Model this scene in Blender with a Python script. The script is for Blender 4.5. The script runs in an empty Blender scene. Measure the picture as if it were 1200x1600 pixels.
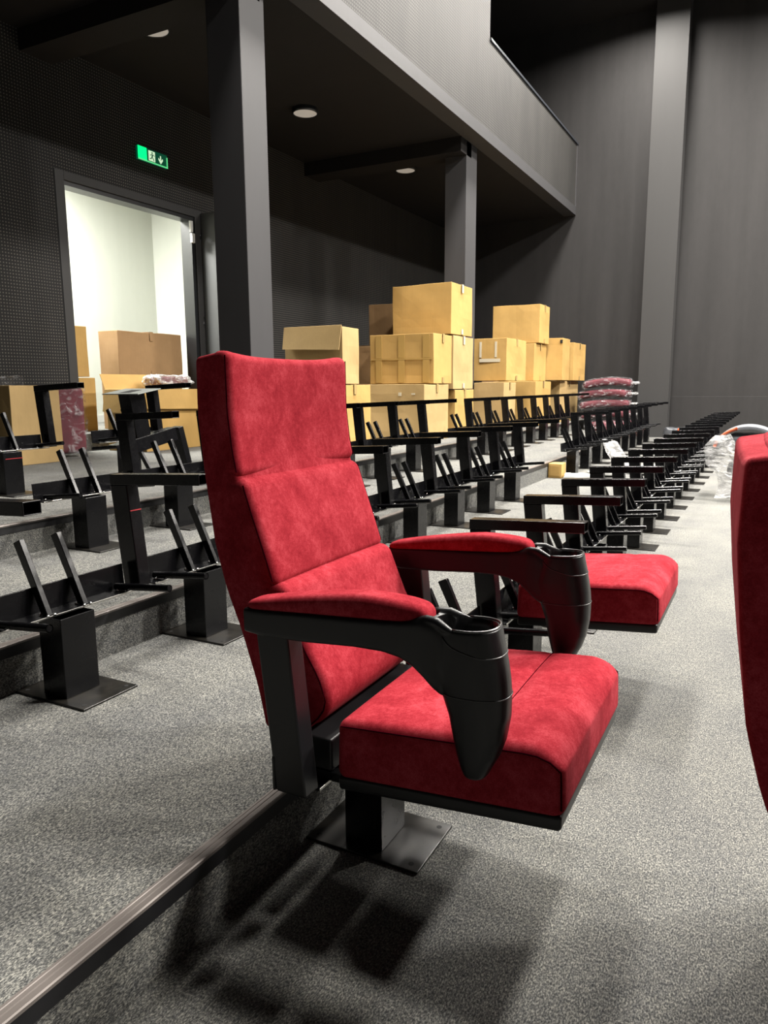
import bpy, bmesh, math, random
from mathutils import Vector, Matrix, noise
random.seed(7)
S = bpy.context.scene
COL = S.collection
PI = math.pi

# ------------------------------------------------------------------ camera
cam_d = bpy.data.cameras.new('camera'); cam = bpy.data.objects.new('camera', cam_d); COL.objects.link(cam)
Rm = ((0.8855, 0.4647, -0.0058), (0.0725, -0.1504, -0.9860), (-0.4590, 0.8726, -0.1668))
right = Vector(Rm[0]).normalized(); fwd = Vector(Rm[2]).normalized()
up = right.cross(fwd).normalized(); right = fwd.cross(up).normalized()
cam.matrix_world = Matrix(((right.x, up.x, -fwd.x, 0), (right.y, up.y, -fwd.y, 0), (right.z, up.z, -fwd.z, 1.05), (0, 0, 0, 1)))
cam_d.sensor_fit = 'VERTICAL'; cam_d.sensor_height = 36.0; cam_d.sensor_width = 27.0
cam_d.lens = 36.0 * 1155 / 1600
cam_d.clip_start = 0.05; cam_d.clip_end = 100
S.camera = cam

# ------------------------------------------------------------------ world, lights, exposure
S.view_settings.view_transform = 'Standard'; S.view_settings.look = 'None'
S.view_settings.gamma = 1.0; S.view_settings.exposure = 0.90
S.view_settings.use_curve_mapping = False
w = bpy.data.worlds.new('world'); S.world = w; w.use_nodes = True
w.node_tree.nodes['Background'].inputs[0].default_value = (0.9, 0.95, 1.0, 1)
w.node_tree.nodes['Background'].inputs[1].default_value = 0.03

def area(name, loc, power, size, col=(1, .95, .88), rot=(0, 0, 0), spread=PI, shape='DISK', size_y=None):
    d = bpy.data.lights.new(name, 'AREA'); d.shape = shape; d.size = size
    if size_y: d.size_y = size_y
    d.energy = power; d.color = col; d.spread = spread
    o = bpy.data.objects.new(name, d); COL.objects.link(o); o.location = loc; o.rotation_euler = rot
    return o
CEIL = 7.15
HALL_POWER = 400
for lx, fx in ((-2.2, .72), (0.9, .78), (5.6, 1.95)):
    for ly, fy in ((3.6, .36), (6.6, 1.0), (9.8, .82), (12.4, .62)):
        area('hall_light', (lx, ly, CEIL - .06), HALL_POWER * fx * fy, .85, spread=math.radians(160))
area('corridor_light', (-6.9, 5.2, 3.6), 250, .9, (1.0, .99, .93))

# ------------------------------------------------------------------ materials
ALB = .62      # overall paint and cloth reflectance
def sc(c): return tuple(x * ALB for x in c)
def mat(name, base=(.5, .5, .5), rough=.5, metal=0.0, spec=.5, build=None):
    if not metal: base = sc(base)
    m = bpy.data.materials.new(name); m.use_nodes = True
    nt = m.node_tree; b = nt.nodes['Principled BSDF']
    b.inputs['Base Color'].default_value = (*base, 1); b.inputs['Roughness'].default_value = rough
    b.inputs['Metallic'].default_value = metal; b.inputs['Specular IOR Level'].default_value = spec
    if build: build(nt, b)
    return m
def N(nt, t, **k):
    n = nt.nodes.new(t)
    for a, v in k.items(): setattr(n, a, v)
    return n
def noise_tex(nt, vec, scale, detail=3, rough=.6, dist=0):
    n = N(nt, 'ShaderNodeTexNoise'); n.inputs['Scale'].default_value = scale
    n.inputs['Detail'].default_value = detail; n.inputs['Roughness'].default_value = rough; n.inputs['Distortion'].default_value = dist
    if vec is not None: nt.links.new(vec, n.inputs['Vector'])
    return n.outputs['Fac']
def ramp(nt, fac, stops):
    r = N(nt, 'ShaderNodeValToRGB'); el = r.color_ramp.elements
    while len(el) < len(stops): el.new(.5)
    for e, (p, c) in zip(el, stops): e.position = p; e.color = (*c, 1)
    nt.links.new(fac, r.inputs[0]); return r.outputs[0]
def mapping(nt, vec, scale=(1, 1, 1), rot=(0, 0, 0)):
    m = N(nt, 'ShaderNodeMapping'); m.inputs['Scale'].default_value = scale; m.inputs['Rotation'].default_value = rot
    nt.links.new(vec, m.inputs['Vector']); return m.outputs[0]
def mathn(nt, op, a, b=None, c=None):
    m = N(nt, 'ShaderNodeMath', operation=op)
    for i, v in enumerate((a, b, c)):
        if v is None: continue
        if isinstance(v, (int, float)): m.inputs[i].default_value = v
        else: nt.links.new(v, m.inputs[i])
    return m.outputs[0]
def mixc(nt, fac, a, b, mode='MIX'):
    m = N(nt, 'ShaderNodeMix', data_type='RGBA', blend_type=mode)
    for key, v in ((0, fac), (6, a), (7, b)):
        if isinstance(v, (int, float)): m.inputs[key].default_value = v
        elif isinstance(v, tuple): m.inputs[key].default_value = (*v, 1)
        else: nt.links.new(v, m.inputs[key])
    return m.outputs[2]
def bump(nt, b, h, strength=.3, dist=.002):
    n = N(nt, 'ShaderNodeBump'); n.inputs['Strength'].default_value = strength; n.inputs['Distance'].default_value = dist
    nt.links.new(h, n.inputs['Height']); nt.links.new(n.outputs[0], b.inputs['Normal'])
def pos(nt): return N(nt, 'ShaderNodeNewGeometry').outputs['Position']
def ocoord(nt): return N(nt, 'ShaderNodeTexCoord').outputs['Object']

def carpet_build(nt, b):
    p = pos(nt)
    fine = noise_tex(nt, mapping(nt, p, (1, .5, 1)), 330, 2, .75)
    mid = noise_tex(nt, mapping(nt, p, (1, .4, .6)), 105, 3, .7, .3)
    big = noise_tex(nt, mapping(nt, p, (1, .5, 1)), 3.5, 3, .6)
    a = ramp(nt, fine, [(.33, sc((.055, .057, .060))), (.5, sc((.185, .185, .178))), (.66, sc((.48, .47, .43)))])
    c = ramp(nt, mid, [(.35, (.74, .75, .77)), (.65, (1.18, 1.17, 1.13))])
    d = ramp(nt, big, [(.3, (.82, .83, .86)), (.7, (1.1, 1.1, 1.08))])
    col = mixc(nt, 1.0, mixc(nt, 1.0, a, c, 'MULTIPLY'), d, 'MULTIPLY')
    nt.links.new(col, b.inputs['Base Color']); bump(nt, b, fine, .6, .003)
M = {}
M['carpet'] = mat('carpet', rough=.95, spec=.1, build=carpet_build)

def perf_build(axis, pitch, base, dot, r=.27):
    base, dot = sc(base), sc(dot)
    def f(nt, b):
        p = pos(nt); s = N(nt, 'ShaderNodeSeparateXYZ'); nt.links.new(p, s.inputs[0])
        u = s.outputs['Y' if axis == 'x' else 'X']; v = s.outputs['Z']
        fu = mathn(nt, 'SUBTRACT', mathn(nt, 'FRACT', mathn(nt, 'DIVIDE', u, pitch)), .5)
        fv = mathn(nt, 'SUBTRACT', mathn(nt, 'FRACT', mathn(nt, 'DIVIDE', v, pitch)), .5)
        m = mathn(nt, 'MAXIMUM', mathn(nt, 'ABSOLUTE', fu), mathn(nt, 'ABSOLUTE', fv))
        k = mathn(nt, 'LESS_THAN', m, r)
        st = noise_tex(nt, mapping(nt, p, (1, 1, .25)), 2.2, 4, .65)
        var = ramp(nt, st, [(.3, (.75, .75, .76)), (.7, (1.2, 1.19, 1.17))])
        col = mixc(nt, 1.0, mixc(nt, k, base, dot), var, 'MULTIPLY')
        nt.links.new(col, b.inputs['Base Color'])
    return f
M['perf_wall'] = mat('perforated_panel', rough=.75, spec=.3, build=perf_build('x', .028, (.012, .0115, .012), (.15, .14, .12), .19))
M['perf_fascia'] = mat('perforated_fascia', rough=.7, spec=.3, build=perf_build('x', .030, (.020, .0193, .0185), (.080, .077, .073), .28))
def paint_build(c, amt=.25):
    c = sc(c)
    def f(nt, b):
        p = pos(nt)
        st = noise_tex(nt, mapping(nt, p, (1.6, 1.6, .12)), 2.6, 4, .6)
        c2 = noise_tex(nt, mapping(nt, p, (1, 1, .5)), 14, 3, .6)
        f1 = mathn(nt, 'ADD', mathn(nt, 'MULTIPLY', st, .75), mathn(nt, 'MULTIPLY', c2, .25))
        col = ramp(nt, f1, [(.32, tuple(x * (1 - amt) for x in c)), (.68, tuple(x * (1 + amt) for x in c))])
        nt.links.new(col, b.inputs['Base Color']); bump(nt, b, noise_tex(nt, p, 120, 2), .08, .002)
    return f
M['wall'] = mat('dark_wall_paint', rough=.7, spec=.35, build=paint_build((.022, .0205, .0205), .28))
M['pilaster'] = mat('pilaster_paint', rough=.65, spec=.35, build=paint_build((.042, .0412, .041), .06))
M['column'] = mat('column_paint', rough=.6, spec=.3, build=paint_build((.058, .057, .060), .05))
M['soffit'] = mat('black_ceiling_paint', rough=.8, spec=.2, build=paint_build((.018, .016, .0155), .1))
M['frame_grey'] = mat('door_frame_paint', rough=.6, build=paint_build((.02, .0195, .02), .05))
M['door'] = mat('grey_door_paint', rough=.5, build=paint_build((.075, .078, .08), .04))
M['white_wall'] = mat('white_corridor_paint', rough=.8, build=paint_build((.74, .76, .69), .03))
M['black_frame'] = mat('black_door_frame', (.01, .011, .013), .35)
M['white_plastic'] = mat('white_plastic', (.75, .75, .73), .45)

def steel_build(nt, b):
    p = ocoord(nt)
    s = noise_tex(nt, p, 22, 4, .65)
    r = N(nt, 'ShaderNodeMapRange'); r.inputs[1].default_value = .3; r.inputs[2].default_value = .7; r.inputs[3].default_value = .2; r.inputs[4].default_value = .30
    nt.links.new(s, r.inputs[0]); nt.links.new(r.outputs[0], b.inputs['Roughness'])
M['steel'] = mat('black_painted_steel', (.004, .004, .005), .3, spec=.28, build=steel_build)
def plate_build(nt, b):
    p = ocoord(nt); s = noise_tex(nt, p, 14, 4, .65)
    nt.links.new(ramp(nt, s, [(.35, (.004, .004, .004)), (.7, (.018, .016, .013))]), b.inputs['Base Color'])
M['plate'] = mat('smudged_black_plate', rough=.3, spec=.4, build=plate_build)
M['edge_glint'] = mat('flange_highlight_metal', (.42, .41, .39), .3, metal=1.0)
M['weld'] = mat('bright_weld', (.6, .6, .58), .25, metal=1.0)
M['hole'] = mat('dark_hole', (.002, .002, .002), .9)
M['plastic'] = mat('black_moulded_plastic', (.008, .0085, .010), .36, spec=.38,
                   build=lambda nt, b: bump(nt, b, noise_tex(nt, ocoord(nt), 900, 2), .12, .0006))
M['rim'] = mat('black_plastic_rim', (.03, .03, .031), .3, spec=.8)
def fabric_build(nt, b):
    p = ocoord(nt)
    a = noise_tex(nt, p, 9, 5, .65, .4); f = noise_tex(nt, p, 420, 2, .7); st = noise_tex(nt, mapping(nt, p, (1, 1, .8)), 95, 4, .8)
    v = mathn(nt, 'ADD', mathn(nt, 'MULTIPLY', a, .45), mathn(nt, 'ADD', mathn(nt, 'MULTIPLY', f, .25), mathn(nt, 'MULTIPLY', st, .3)))
    nt.links.new(ramp(nt, v, [(.38, (.17, .008, .014)), (.5, (.265, .020, .029)), (.62, (.38, .048, .062))]), b.inputs['Base Color'])
    b.inputs['Sheen Weight'].default_value = .03; b.inputs['Sheen Roughness'].default_value = .4
    b.inputs['Sheen Tint'].default_value = (1, .35, .4, 1)
    bump(nt, b, f, .12, .0004)
M['fabric'] = mat('red_velour', rough=.9, spec=.03, build=fabric_build)
M['piping'] = mat('dark_red_seam', (.05, .002, .006), 1.0, spec=0)
def maroon_build(nt, b):
    nt.links.new(ramp(nt, noise_tex(nt, ocoord(nt), 8, 3), [(.3, (.06, .006, .013)), (.7, (.105, .011, .02))]), b.inputs['Base Color'])
M['maroon'] = mat('maroon_cloth', rough=.8, build=maroon_build)
def card_build(c):
    c = sc(c)
    def f(nt, b):
        p = ocoord(nt); a = noise_tex(nt, p, 3.5, 4, .6); l = noise_tex(nt, mapping(nt, p, (40, 40, 1)), 4, 2)
        v = mathn(nt, 'ADD', mathn(nt, 'MULTIPLY', a, .7), mathn(nt, 'MULTIPLY', l, .3))
        nt.links.new(ramp(nt, v, [(.3, tuple(x * .86 for x in c)), (.7, tuple(x * 1.1 for x in c))]), b.inputs['Base Color'])
        bump(nt, b, a, .15, .01)
    return f
M['card'] = mat('golden_cardboard', rough=.75, spec=.25, build=card_build((.60, .375, .122)))
M['card_pale'] = mat('pale_cardboard', rough=.75, spec=.25, build=card_build((.56, .385, .17)))
M['card_pink'] = mat('pinkish_cardboard', rough=.8, spec=.25, build=card_build((.44, .27, .13)))
M['card_in'] = mat('cardboard_edge', rough=.85, build=card_build((.36, .22, .09)))
M['tape'] = mat('clear_parcel_tape', (.50, .36, .15), .18, spec=.9)
M['tape_white'] = mat('shiny_tape', (.75, .68, .52), .15, spec=1.0)
M['tape_band'] = mat('aged_tape_band', (.52, .33, .10), .3, spec=.7)
M['alu'] = mat('nosing_aluminium', (.17, .15, .138), .42, metal=.3)
M['nosing_black'] = mat('nosing_black', (.012, .012, .014), .45)
def film_build(nt, b):
    out = nt.nodes['Material Output']
    tr = N(nt, 'ShaderNodeBsdfTransparent'); mx = N(nt, 'ShaderNodeMixShader')
    n = noise_tex(nt, mapping(nt, ocoord(nt), (.6, 1, 1.3)), 13, 3, .6, 1.2)
    r = ramp(nt, n, [(.52, (.02, .02, .02)), (.74, (.50, .50, .50))])
    nt.links.new(r, mx.inputs[0]); nt.links.new(tr.outputs[0], mx.inputs[1]); nt.links.new(b.outputs[0], mx.inputs[2])
    nt.links.new(mx.outputs[0], out.inputs[0])
    bump(nt, b, n, .8, .02)
M['film'] = mat('clear_plastic_film', (.8, .81, .84), .12, spec=1.0, build=film_build)
def film2_build(nt, b):
    film_build(nt, b)
    for nd in nt.nodes:
        if nd.type == 'VALTORGB': nd.color_ramp.elements[0].position = .40; nd.color_ramp.elements[0].color = (.12, .12, .12, 1); nd.color_ramp.elements[1].position = .66; nd.color_ramp.elements[1].color = (.75, .75, .75, 1)
M['film_milky'] = mat('milky_plastic_film', (.80, .80, .80), .2, spec=1.0, build=film2_build)
M['paper'] = mat('white_paper', (.78, .79, .76), .6)
M['blue_paper'] = mat('pale_blue_paper', (.45, .6, .68), .6)
M['grey_shell'] = mat('pale_grey_plastic', (.20, .21, .235), .4)
M['dark_shell'] = mat('dark_grey_plastic', (.07, .075, .085), .45)
M['cream'] = mat('cream_foam', (.66, .60, .42), .85)
M['orange'] = mat('orange_plastic', (.75, .13, .04), .5)
M['yellow'] = mat('yellow_wrap', (.6, .45, .08), .4)
M['red_mark'] = mat('red_chalk', (.5, .01, .02), .8)
M['lamp'] = mat('opal_diffuser', (.80, .76, .70), .5)
M['lamp'].node_tree.nodes['Principled BSDF'].inputs['Emission Color'].default_value = (1, .92, .82, 1)
M['lamp'].node_tree.nodes['Principled BSDF'].inputs['Emission Strength'].default_value = .10
M['dark_rail'] = mat('blue_black_rail', (.03, .035, .045), .35, spec=.7)
def em(name, c, s):
    m = mat(name, c, .4); b = m.node_tree.nodes['Principled BSDF']
    b.inputs['Emission Color'].default_value = (*c, 1); b.inputs['Emission Strength'].default_value = s; return m
M['sign_green'] = em('lit_green', (.0, .75, .16), 1.0)
M['sign_dark'] = em('dim_green', (.0, .10, .045), .25)
M['sign_white'] = em('lit_pictogram', (.55, .75, .5), .55)
M['sign_edge'] = em('glowing_edge', (.10, .60, .22), .6)

# ------------------------------------------------------------------ mesh helpers
def new(): return bmesh.new()
def add_box(bm, x0, x1, y0, y1, z0, z1, mi=0):
    vs = [bm.verts.new((x, y, z)) for x in (x0, x1) for y in (y0, y1) for z in (z0, z1)]
    for q in ((0, 1, 3, 2), (4, 6, 7, 5), (0, 4, 5, 1), (2, 3, 7, 6), (0, 2, 6, 4), (1, 5, 7, 3)):
        f = bm.faces.new([vs[i] for i in q]); f.material_index = mi
    return vs
def add_hexa(bm, pts, mi=0):      # 8 points: bottom loop of 4, then top loop of 4
    v = [bm.verts.new(p) for p in pts]
    for q in ((3, 2, 1, 0), (4, 5, 6, 7), (0, 1, 5, 4), (1, 2, 6, 5), (2, 3, 7, 6), (3, 0, 4, 7)):
        f = bm.faces.new([v[i] for i in q]); f.material_index = mi
    return v
def add_tube(bm, pts, r, n=10, mi=0, cap=True, rs=None):
    pts = [Vector(p) for p in pts]; loops = []
    for i, p in enumerate(pts):
        d = (pts[min(i + 1, len(pts) - 1)] - pts[max(i - 1, 0)]).normalized()
        a = d.cross(Vector((0, 0, 1)));
        if a.length < .01: a = d.cross(Vector((0, 1, 0)))
        a.normalize(); b = d.cross(a); rr = rs[i] if rs else r
        loops.append([bm.verts.new(p + a * rr * math.cos(2 * PI * k / n) + b * rr * math.sin(2 * PI * k / n)) for k in range(n)])
    for i in range(len(loops) - 1):
        for k in range(n):
            f = bm.faces.new((loops[i][k], loops[i + 1][k], loops[i + 1][(k + 1) % n], loops[i][(k + 1) % n])); f.material_index = mi; f.smooth = True
    if cap:
        for lp in (loops[0][::-1], loops[-1]):
            f = bm.faces.new(lp); f.material_index = mi
def add_loft(bm, loops, mi=0, cap=True):
    L = [[bm.verts.new(p) for p in lp] for lp in loops]; n = len(L[0])
    for i in range(len(L) - 1):
        for k in range(n):
            f = bm.faces.new((L[i][k], L[i + 1][k], L[i + 1][(k + 1) % n], L[i][(k + 1) % n])); f.material_index = mi; f.smooth = True
    if cap:
        f = bm.faces.new(L[0][::-1]); f.material_index = mi
        f = bm.faces.new(L[-1]); f.material_index = mi
def add_cyl(bm, c, r, h, n=24, mi=0):
    c = Vector(c)
    add_loft(bm, [[c + Vector((r * math.cos(2 * PI * k / n), r * math.sin(2 * PI * k / n), z)) for k in range(n)] for z in (0, h)], mi)
def rbox(bm, size, r, cuts, warp=None, mi=0):
    """rounded box: dense grid on a cube surface, corners rounded with radius r, then warped"""
    H = [s / 2 for s in size]; verts = {}
    def coords(h, n):
        n = max(n, 1); rr = min(r, h * .98); out = []
        for k in range(4): out.append(-h + rr * k / 4)
        inner = max(n, 2)
        for k in range(inner + 1): out.append(-h + rr + (2 * h - 2 * rr) * k / inner)
        for k in range(1, 5): out.append(h - rr + rr * k / 4)
        return out
    cs = [coords(H[i], cuts[i]) for i in range(3)]
    def V(p):
        key = tuple(round(c, 6) for c in p)
        if key in verts: return verts[key]
        rr = [min(r, H[i] * .98) for i in range(3)]; rr = min(rr)
        q = [max(-(H[i] - rr), min(H[i] - rr, p[i])) for i in range(3)]
        d = Vector(p) - Vector(q)
        P = Vector(q) + (d.normalized() * rr if d.length > 1e-9 else d)
        if warp: P = Vector(warp(P))
        verts[key] = bm.verts.new(P); return verts[key]
    for ax in range(3):
        b, c = (ax + 1) % 3, (ax + 2) % 3
        for sgn in (-1, 1):
            for i in range(len(cs[b]) - 1):
                for j in range(len(cs[c]) - 1):
                    q = []
                    for (ii, jj) in ((i, j), (i + 1, j), (i + 1, j + 1), (i, j + 1)):
                        p = [0, 0, 0]; p[ax] = sgn * H[ax]; p[b] = cs[b][ii]; p[c] = cs[c][jj]; q.append(V(p))
                    if sgn < 0: q = q[::-1]
                    if len(set(q)) == 4:
                        f = bm.faces.new(q); f.smooth = True; f.material_index = mi
def link(name, bm, mats, parent=None, bevel=0, smooth=False, recalc=False):
    if recalc: bmesh.ops.recalc_face_normals(bm, faces=bm.faces)
    me = bpy.data.meshes.new(name); bm.to_mesh(me); bm.free()
    for m in (mats if isinstance(mats, (list, tuple)) else [mats]): me.materials.append(m)
    if smooth:
        for p in me.polygons: p.use_smooth = True
    o = bpy.data.objects.new(name, me); COL.objects.link(o)
    if parent: o.parent = parent
    if bevel:
        md = o.modifiers.new('bevel', 'BEVEL'); md.width = bevel; md.segments = 2; md.limit_method = 'ANGLE'
    return o
def empty(name, loc=(0, 0, 0), rot=(0, 0, 0)):
    o = bpy.data.objects.new(name, None); o.empty_display_size = .1; COL.objects.link(o)
    o.location = loc; o.rotation_euler = rot; return o
def tag(o, label=None, cat=None, group=None, kind=None):
    for k, v in (('label', label), ('category', cat), ('group', group), ('kind', kind)):
        if v: o[k] = v
    return o
def copy_tree(o, parent=None):
    kids = list(o.children); c = o.copy(); COL.objects.link(c); c.parent = parent
    for ch in kids: copy_tree(ch, c)
    return c
def struct(name, bm, m, parent=None, bevel=0, label=None):
    o = link(name, bm, m, parent, bevel)
    if not parent: tag(o, kind='structure', label=label)
    return o
def sbox(name, x0, x1, y0, y1, z0, z1, m, parent=None, bevel=0):
    bm = new(); add_box(bm, x0, x1, y0, y1, z0, z1); return struct(name, bm, m, parent, bevel)

# ------------------------------------------------------------------ the hall
YN, YF, XW = -3.0, 13.9, -5.9
Z1, Z2, Z3, Z4 = .16, .31, .455, .62
X0, X1, X2, X3 = .10, -.91, -1.94, -2.97
sbox('floor', X1, X0, YN, YF, -.5, 0, M['carpet'])
sbox('floor', X0, 9, YN, YF, -.6, -.16, M['carpet'])
sbox('floor', X2, X1, YN, YF, -.5, Z1, M['carpet'])
sbox('floor', X3, X2, YN, YF, -.5, Z2, M['carpet'])
sbox('floor', XW, X3, YN, YF, -.5, Z3, M['carpet'])
n = 0
for (xe, z) in ((X0, 0), (X1, Z1), (X2, Z2), (X3, Z3)):
    n += 1
    t = empty('trim_%d' % n, (xe, 0, z)); tag(t, kind='structure')
    bm = new()
    prof = [(-.028, 0), (-.028, .003), (-.023, .003), (-.022, .0018), (-.020, .0018), (-.019, .0038), (-.012, .0038), (-.011, .0022), (-.009, .0022), (-.008, .0045), (.003, .0045), (.005, .002), (.005, -.004), (0, -.004), (0, 0)]
    add_loft(bm, [[(x, y, zz) for x, zz in prof] for y in (YN, YF)])
    for f in bm.faces: f.smooth = False
    link('tread_strip', bm, M['alu'], t, recalc=True)
    bm = new(); add_box(bm, 0, .004, YN, YF, -.036, -.004); link('riser_strip', bm, M['nosing_black'], t)

# far wall, pilaster
sbox('wall_far', -9, 9, YF, YF + .2, -.5, CEIL, M['wall'])
sbox('column', -2.15, -1.64, 13.6, YF, -.3, CEIL, M['pilaster'])
bm = new()
add_box(bm, -1.64, 9, YF - .012, YF, -.16, .86); struct('baseboard_far', bm, M['wall'], bevel=.003)
bm = new()
for a in ((-2.42, -2.40, .17, .44), (-2.02 - .15, -2.0 - .15, .17, .44), (-2.42, -2.15, .42, .44)): add_box(bm, a[0], a[1], YF - .015, YF, a[2], a[3])
struct('trim_6', bm, M['column'])
# left wall with the doorway
bm = new()
DY0, DY1, DZ = 4.98, 6.66, 2.89
add_box(bm, XW - .15, XW, YN, DY0 - .10, -.5, 4.05)
add_box(bm, XW - .15, XW, DY1 + .16, YF, -.5, 4.05)
add_box(bm, XW - .15, XW, DY0 - .10, DY1 + .16, DZ + .12, 4.05)
struct('wall_left', bm, M['perf_wall'])
bm = new()
add_box(bm, XW - .17, XW + .006, DY0 - .10, DY0, Z3, DZ + .12); add_box(bm, XW - .17, XW + .006, DY1 + .05, DY1 + .16, Z3, DZ + .12)
add_box(bm, XW - .17, XW + .006, DY0, DY1 + .05, DZ + .04, DZ + .12)
struct('trim_7', bm, M['frame_grey'], bevel=.003)
bm = new()
add_box(bm, XW - .16, XW - .01, DY0, DY1 + .05, DZ, DZ + .04); add_box(bm, XW - .16, XW - .01, DY1, DY1 + .05, Z4, DZ)
struct('trim_8', bm, M['black_frame'])
sbox('wall_left', XW - .15, XW, YN, YF, 4.05, CEIL, M['wall'])
sbox('floor', XW - .17, XW + .02, DY0, DY1 + .05, Z3 - .4, Z4, M['carpet'], bevel=.004)
# door leaf swung open into the hall
d = empty('door_1', (XW, 6.80, Z3)); tag(d, kind='structure')
bm = new(); add_box(bm, .01, .93, 0, .045, .17, 2.53); link('door_leaf', bm, M['door'], d, .003)
bm = new(); add_box(bm, .80, .84, -.05, -.02, 1.15, 1.19); add_box(bm, .70, .84, -.06, -.04, 1.16, 1.18); add_box(bm, .80, .84, -.02, 0, 1.13, 1.21); link('door_handle', bm, M['black_frame'], d, .003)
for z in (.5, 1.3, 2.25):
    bm = new(); add_cyl(bm, (.0, -.012, z), .011, .10, 12); link('hinge', bm, M['black_frame'], d)
bm = new(); add_box(bm, .0, .03, -.185, -.15, 2.30, 2.42); add_box(bm, .0, .035, -.175, -.13, 2.19, 2.29); link('door_closer', bm, M['white_plastic'], d, .004)
# corridor behind the doorway
sbox('floor', -9.2, XW - .17, 3.2, 9.0, Z4 - .2, Z4, M['carpet'])
bm = new(); add_box(bm, -7.95, -7.8, 3.2, 9.0, Z4, 3.9); struct('wall_corridor_back', bm, M['white_wall'])
bm = new(); add_box(bm, -7.8, -6.07, 8.0, 8.1, Z4, 3.9); struct('wall_corridor_side', bm, M['white_wall'])
bm = new(); add_box(bm, -7.8, XW - .15, 3.1, 3.2, Z4, 3.9); struct('wall_corridor_near', bm, M['white_wall'])
bm = new(); add_box(bm, -7.8, XW - .15, 3.2, 8.0, 3.75, 3.9); struct('ceiling', bm, M['white_wall'])
bm = new(); add_box(bm, -7.8, -7.785, 3.2, 8.0, Z4, Z4 + .09); struct('baseboard_corridor', bm, M['white_plastic'])
bm = new(); add_box(bm, XW - .16, XW - .15, 3.2, DY0, Z4, 3.75); add_box(bm, XW - .16, XW - .15, DY1 + .1, 8.0, Z4, 3.75); struct('wall_corridor_front', bm, M['white_wall'])
# balcony: slab, fascia, beams
XF = -3.42
sbox('ceiling', XW, XF - .2, YN, YF, 4.05, 4.25, M['soffit'])
def fascia(name, y0, y1, z1):
    bm = new(); add_box(bm, XF - .2, XF, y0, y1, 4.19, z1)
    struct(name, bm, M['perf_fascia'])
    bm = new(); add_box(bm, XF - .2, XF + .012, y0, y1, 4.05, 4.19); return bm
b1 = fascia('wall_balcony', YN, 9.36, CEIL); struct('trim_9', b1, M['column'], bevel=.002)
b1 = fascia('wall_balcony', 9.36, YF, 5.22); struct('trim_10', b1, M['column'], bevel=.002)
sbox('trim_11', XF - .22, XF + .02, 9.36, YF, 5.22, 5.25, M['dark_rail'])
bm = new(); add_box(bm, XF - .16, XF - .13, 9.36, YF, 5.25, 5.36); struct('trim_12', bm, M['dark_rail'])
sbox('trim_13', XF, XF + .012, YF - .05, YF, 4.19, 5.22, M['column'])
sbox('wall_balcony_end', XW, XF - .2, 9.16, 9.36, 4.25, CEIL, M['wall'])
sbox('ceiling_beam', XW, XF - .2, 8.95, 9.30, 3.88, 4.05, M['soffit'])
sbox('ceiling_beam', XW, XF - .2, 4.62, 4.94, 3.88, 4.05, M['soffit'])
sbox('column', -3.93, -3.62, 4.69, 4.99, Z3, 4.05, M['column'], bevel=.006)
sbox('column', -3.91, -3.62, 9.14, 9.50, Z3, 4.05, M['column'], bevel=.006)
# shell out of sight
sbox('ceiling', -9, 9, YN, YF, CEIL, CEIL + .2, M['soffit'])
sbox('wall_near', -9, 9, YN - .2, YN, -.6, CEIL, M['wall'])
sbox('wall_front', 9, 9.2, YN, YF, -.6, CEIL, M['wall'])

# recessed lamps under the balcony
for i, (x, y, lab) in enumerate(((-4.84, 5.10, 'round opal ceiling lamp partly hidden by the ceiling beam, above the open doorway'),
                                 (-4.79, 7.31, 'round opal ceiling lamp between the two ceiling beams under the balcony'),
                                 (-4.78, 9.79, 'round opal ceiling lamp beyond the far ceiling beam, nearest the far column'))):
    t = empty('ceiling_lamp', (x, y, 4.05)); tag(t, lab, 'lamp', 'round lamps under the balcony')
    bm = new(); nn = 40
    prof = [(.128, 0), (.128, -.05), (.140, -.05), (.142, -.03), (.140, 0)]
    add_loft(bm, [[(r * math.cos(2 * PI * k / nn), r * math.sin(2 * PI * k / nn), z) for k in range(nn)] for r, z in prof], cap=False)
    link('lamp_ring', bm, M['black_frame'], t)
    bm = new(); add_cyl(bm, (0, 0, -.046), .127, .02, 40); link('diffuser', bm, M['lamp'], t)

# emergency exit sign on the left wall
t = empty('exit_sign', (XW, 6.09, 3.40)); t.scale = (1, .97, .88); tag(t, 'green illuminated emergency exit sign with running figure and down arrow above the doorway', 'exit sign')
bm = new(); add_box(bm, 0, .03, -.215, .215, -.075, .075); link('sign_box', bm, M['sign_dark'], t, .006)
bm = new(); add_box(bm, .03, .034, -.212, -.09, -.060, .072); link('lit_panel', bm, M['sign_green'], t)
bm = new(); add_box(bm, .03, .036, -.212, .205, -.075, -.062); add_box(bm, .03, .036, .200, .212, -.075, .045); link('light_edge', bm, M['sign_edge'], t)
bm = new(); add_box(bm, .03, .033, -.062, .030, -.052, .058); link('pictogram', bm, M['sign_white'], t)
bm = new()   # running figure, dark on the pale square (x = .0335 plane, y across, z up)
def flat_poly(bm, pts, x, th=.0012):
    a = [bm.verts.new((x, y, z)) for y, z in pts]; b = [bm.verts.new((x + th, y, z)) for y, z in pts]; k = len(pts)
    bm.faces.new(a[::-1]); bm.faces.new(b)
    for i in range(k): bm.faces.new((a[i], a[(i + 1) % k], b[(i + 1) % k], b[i]))
flat_poly(bm, [(-.012 + .010 * math.cos(q * PI / 4), .038 + .010 * math.sin(q * PI / 4)) for q in range(8)], .0332)
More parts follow.
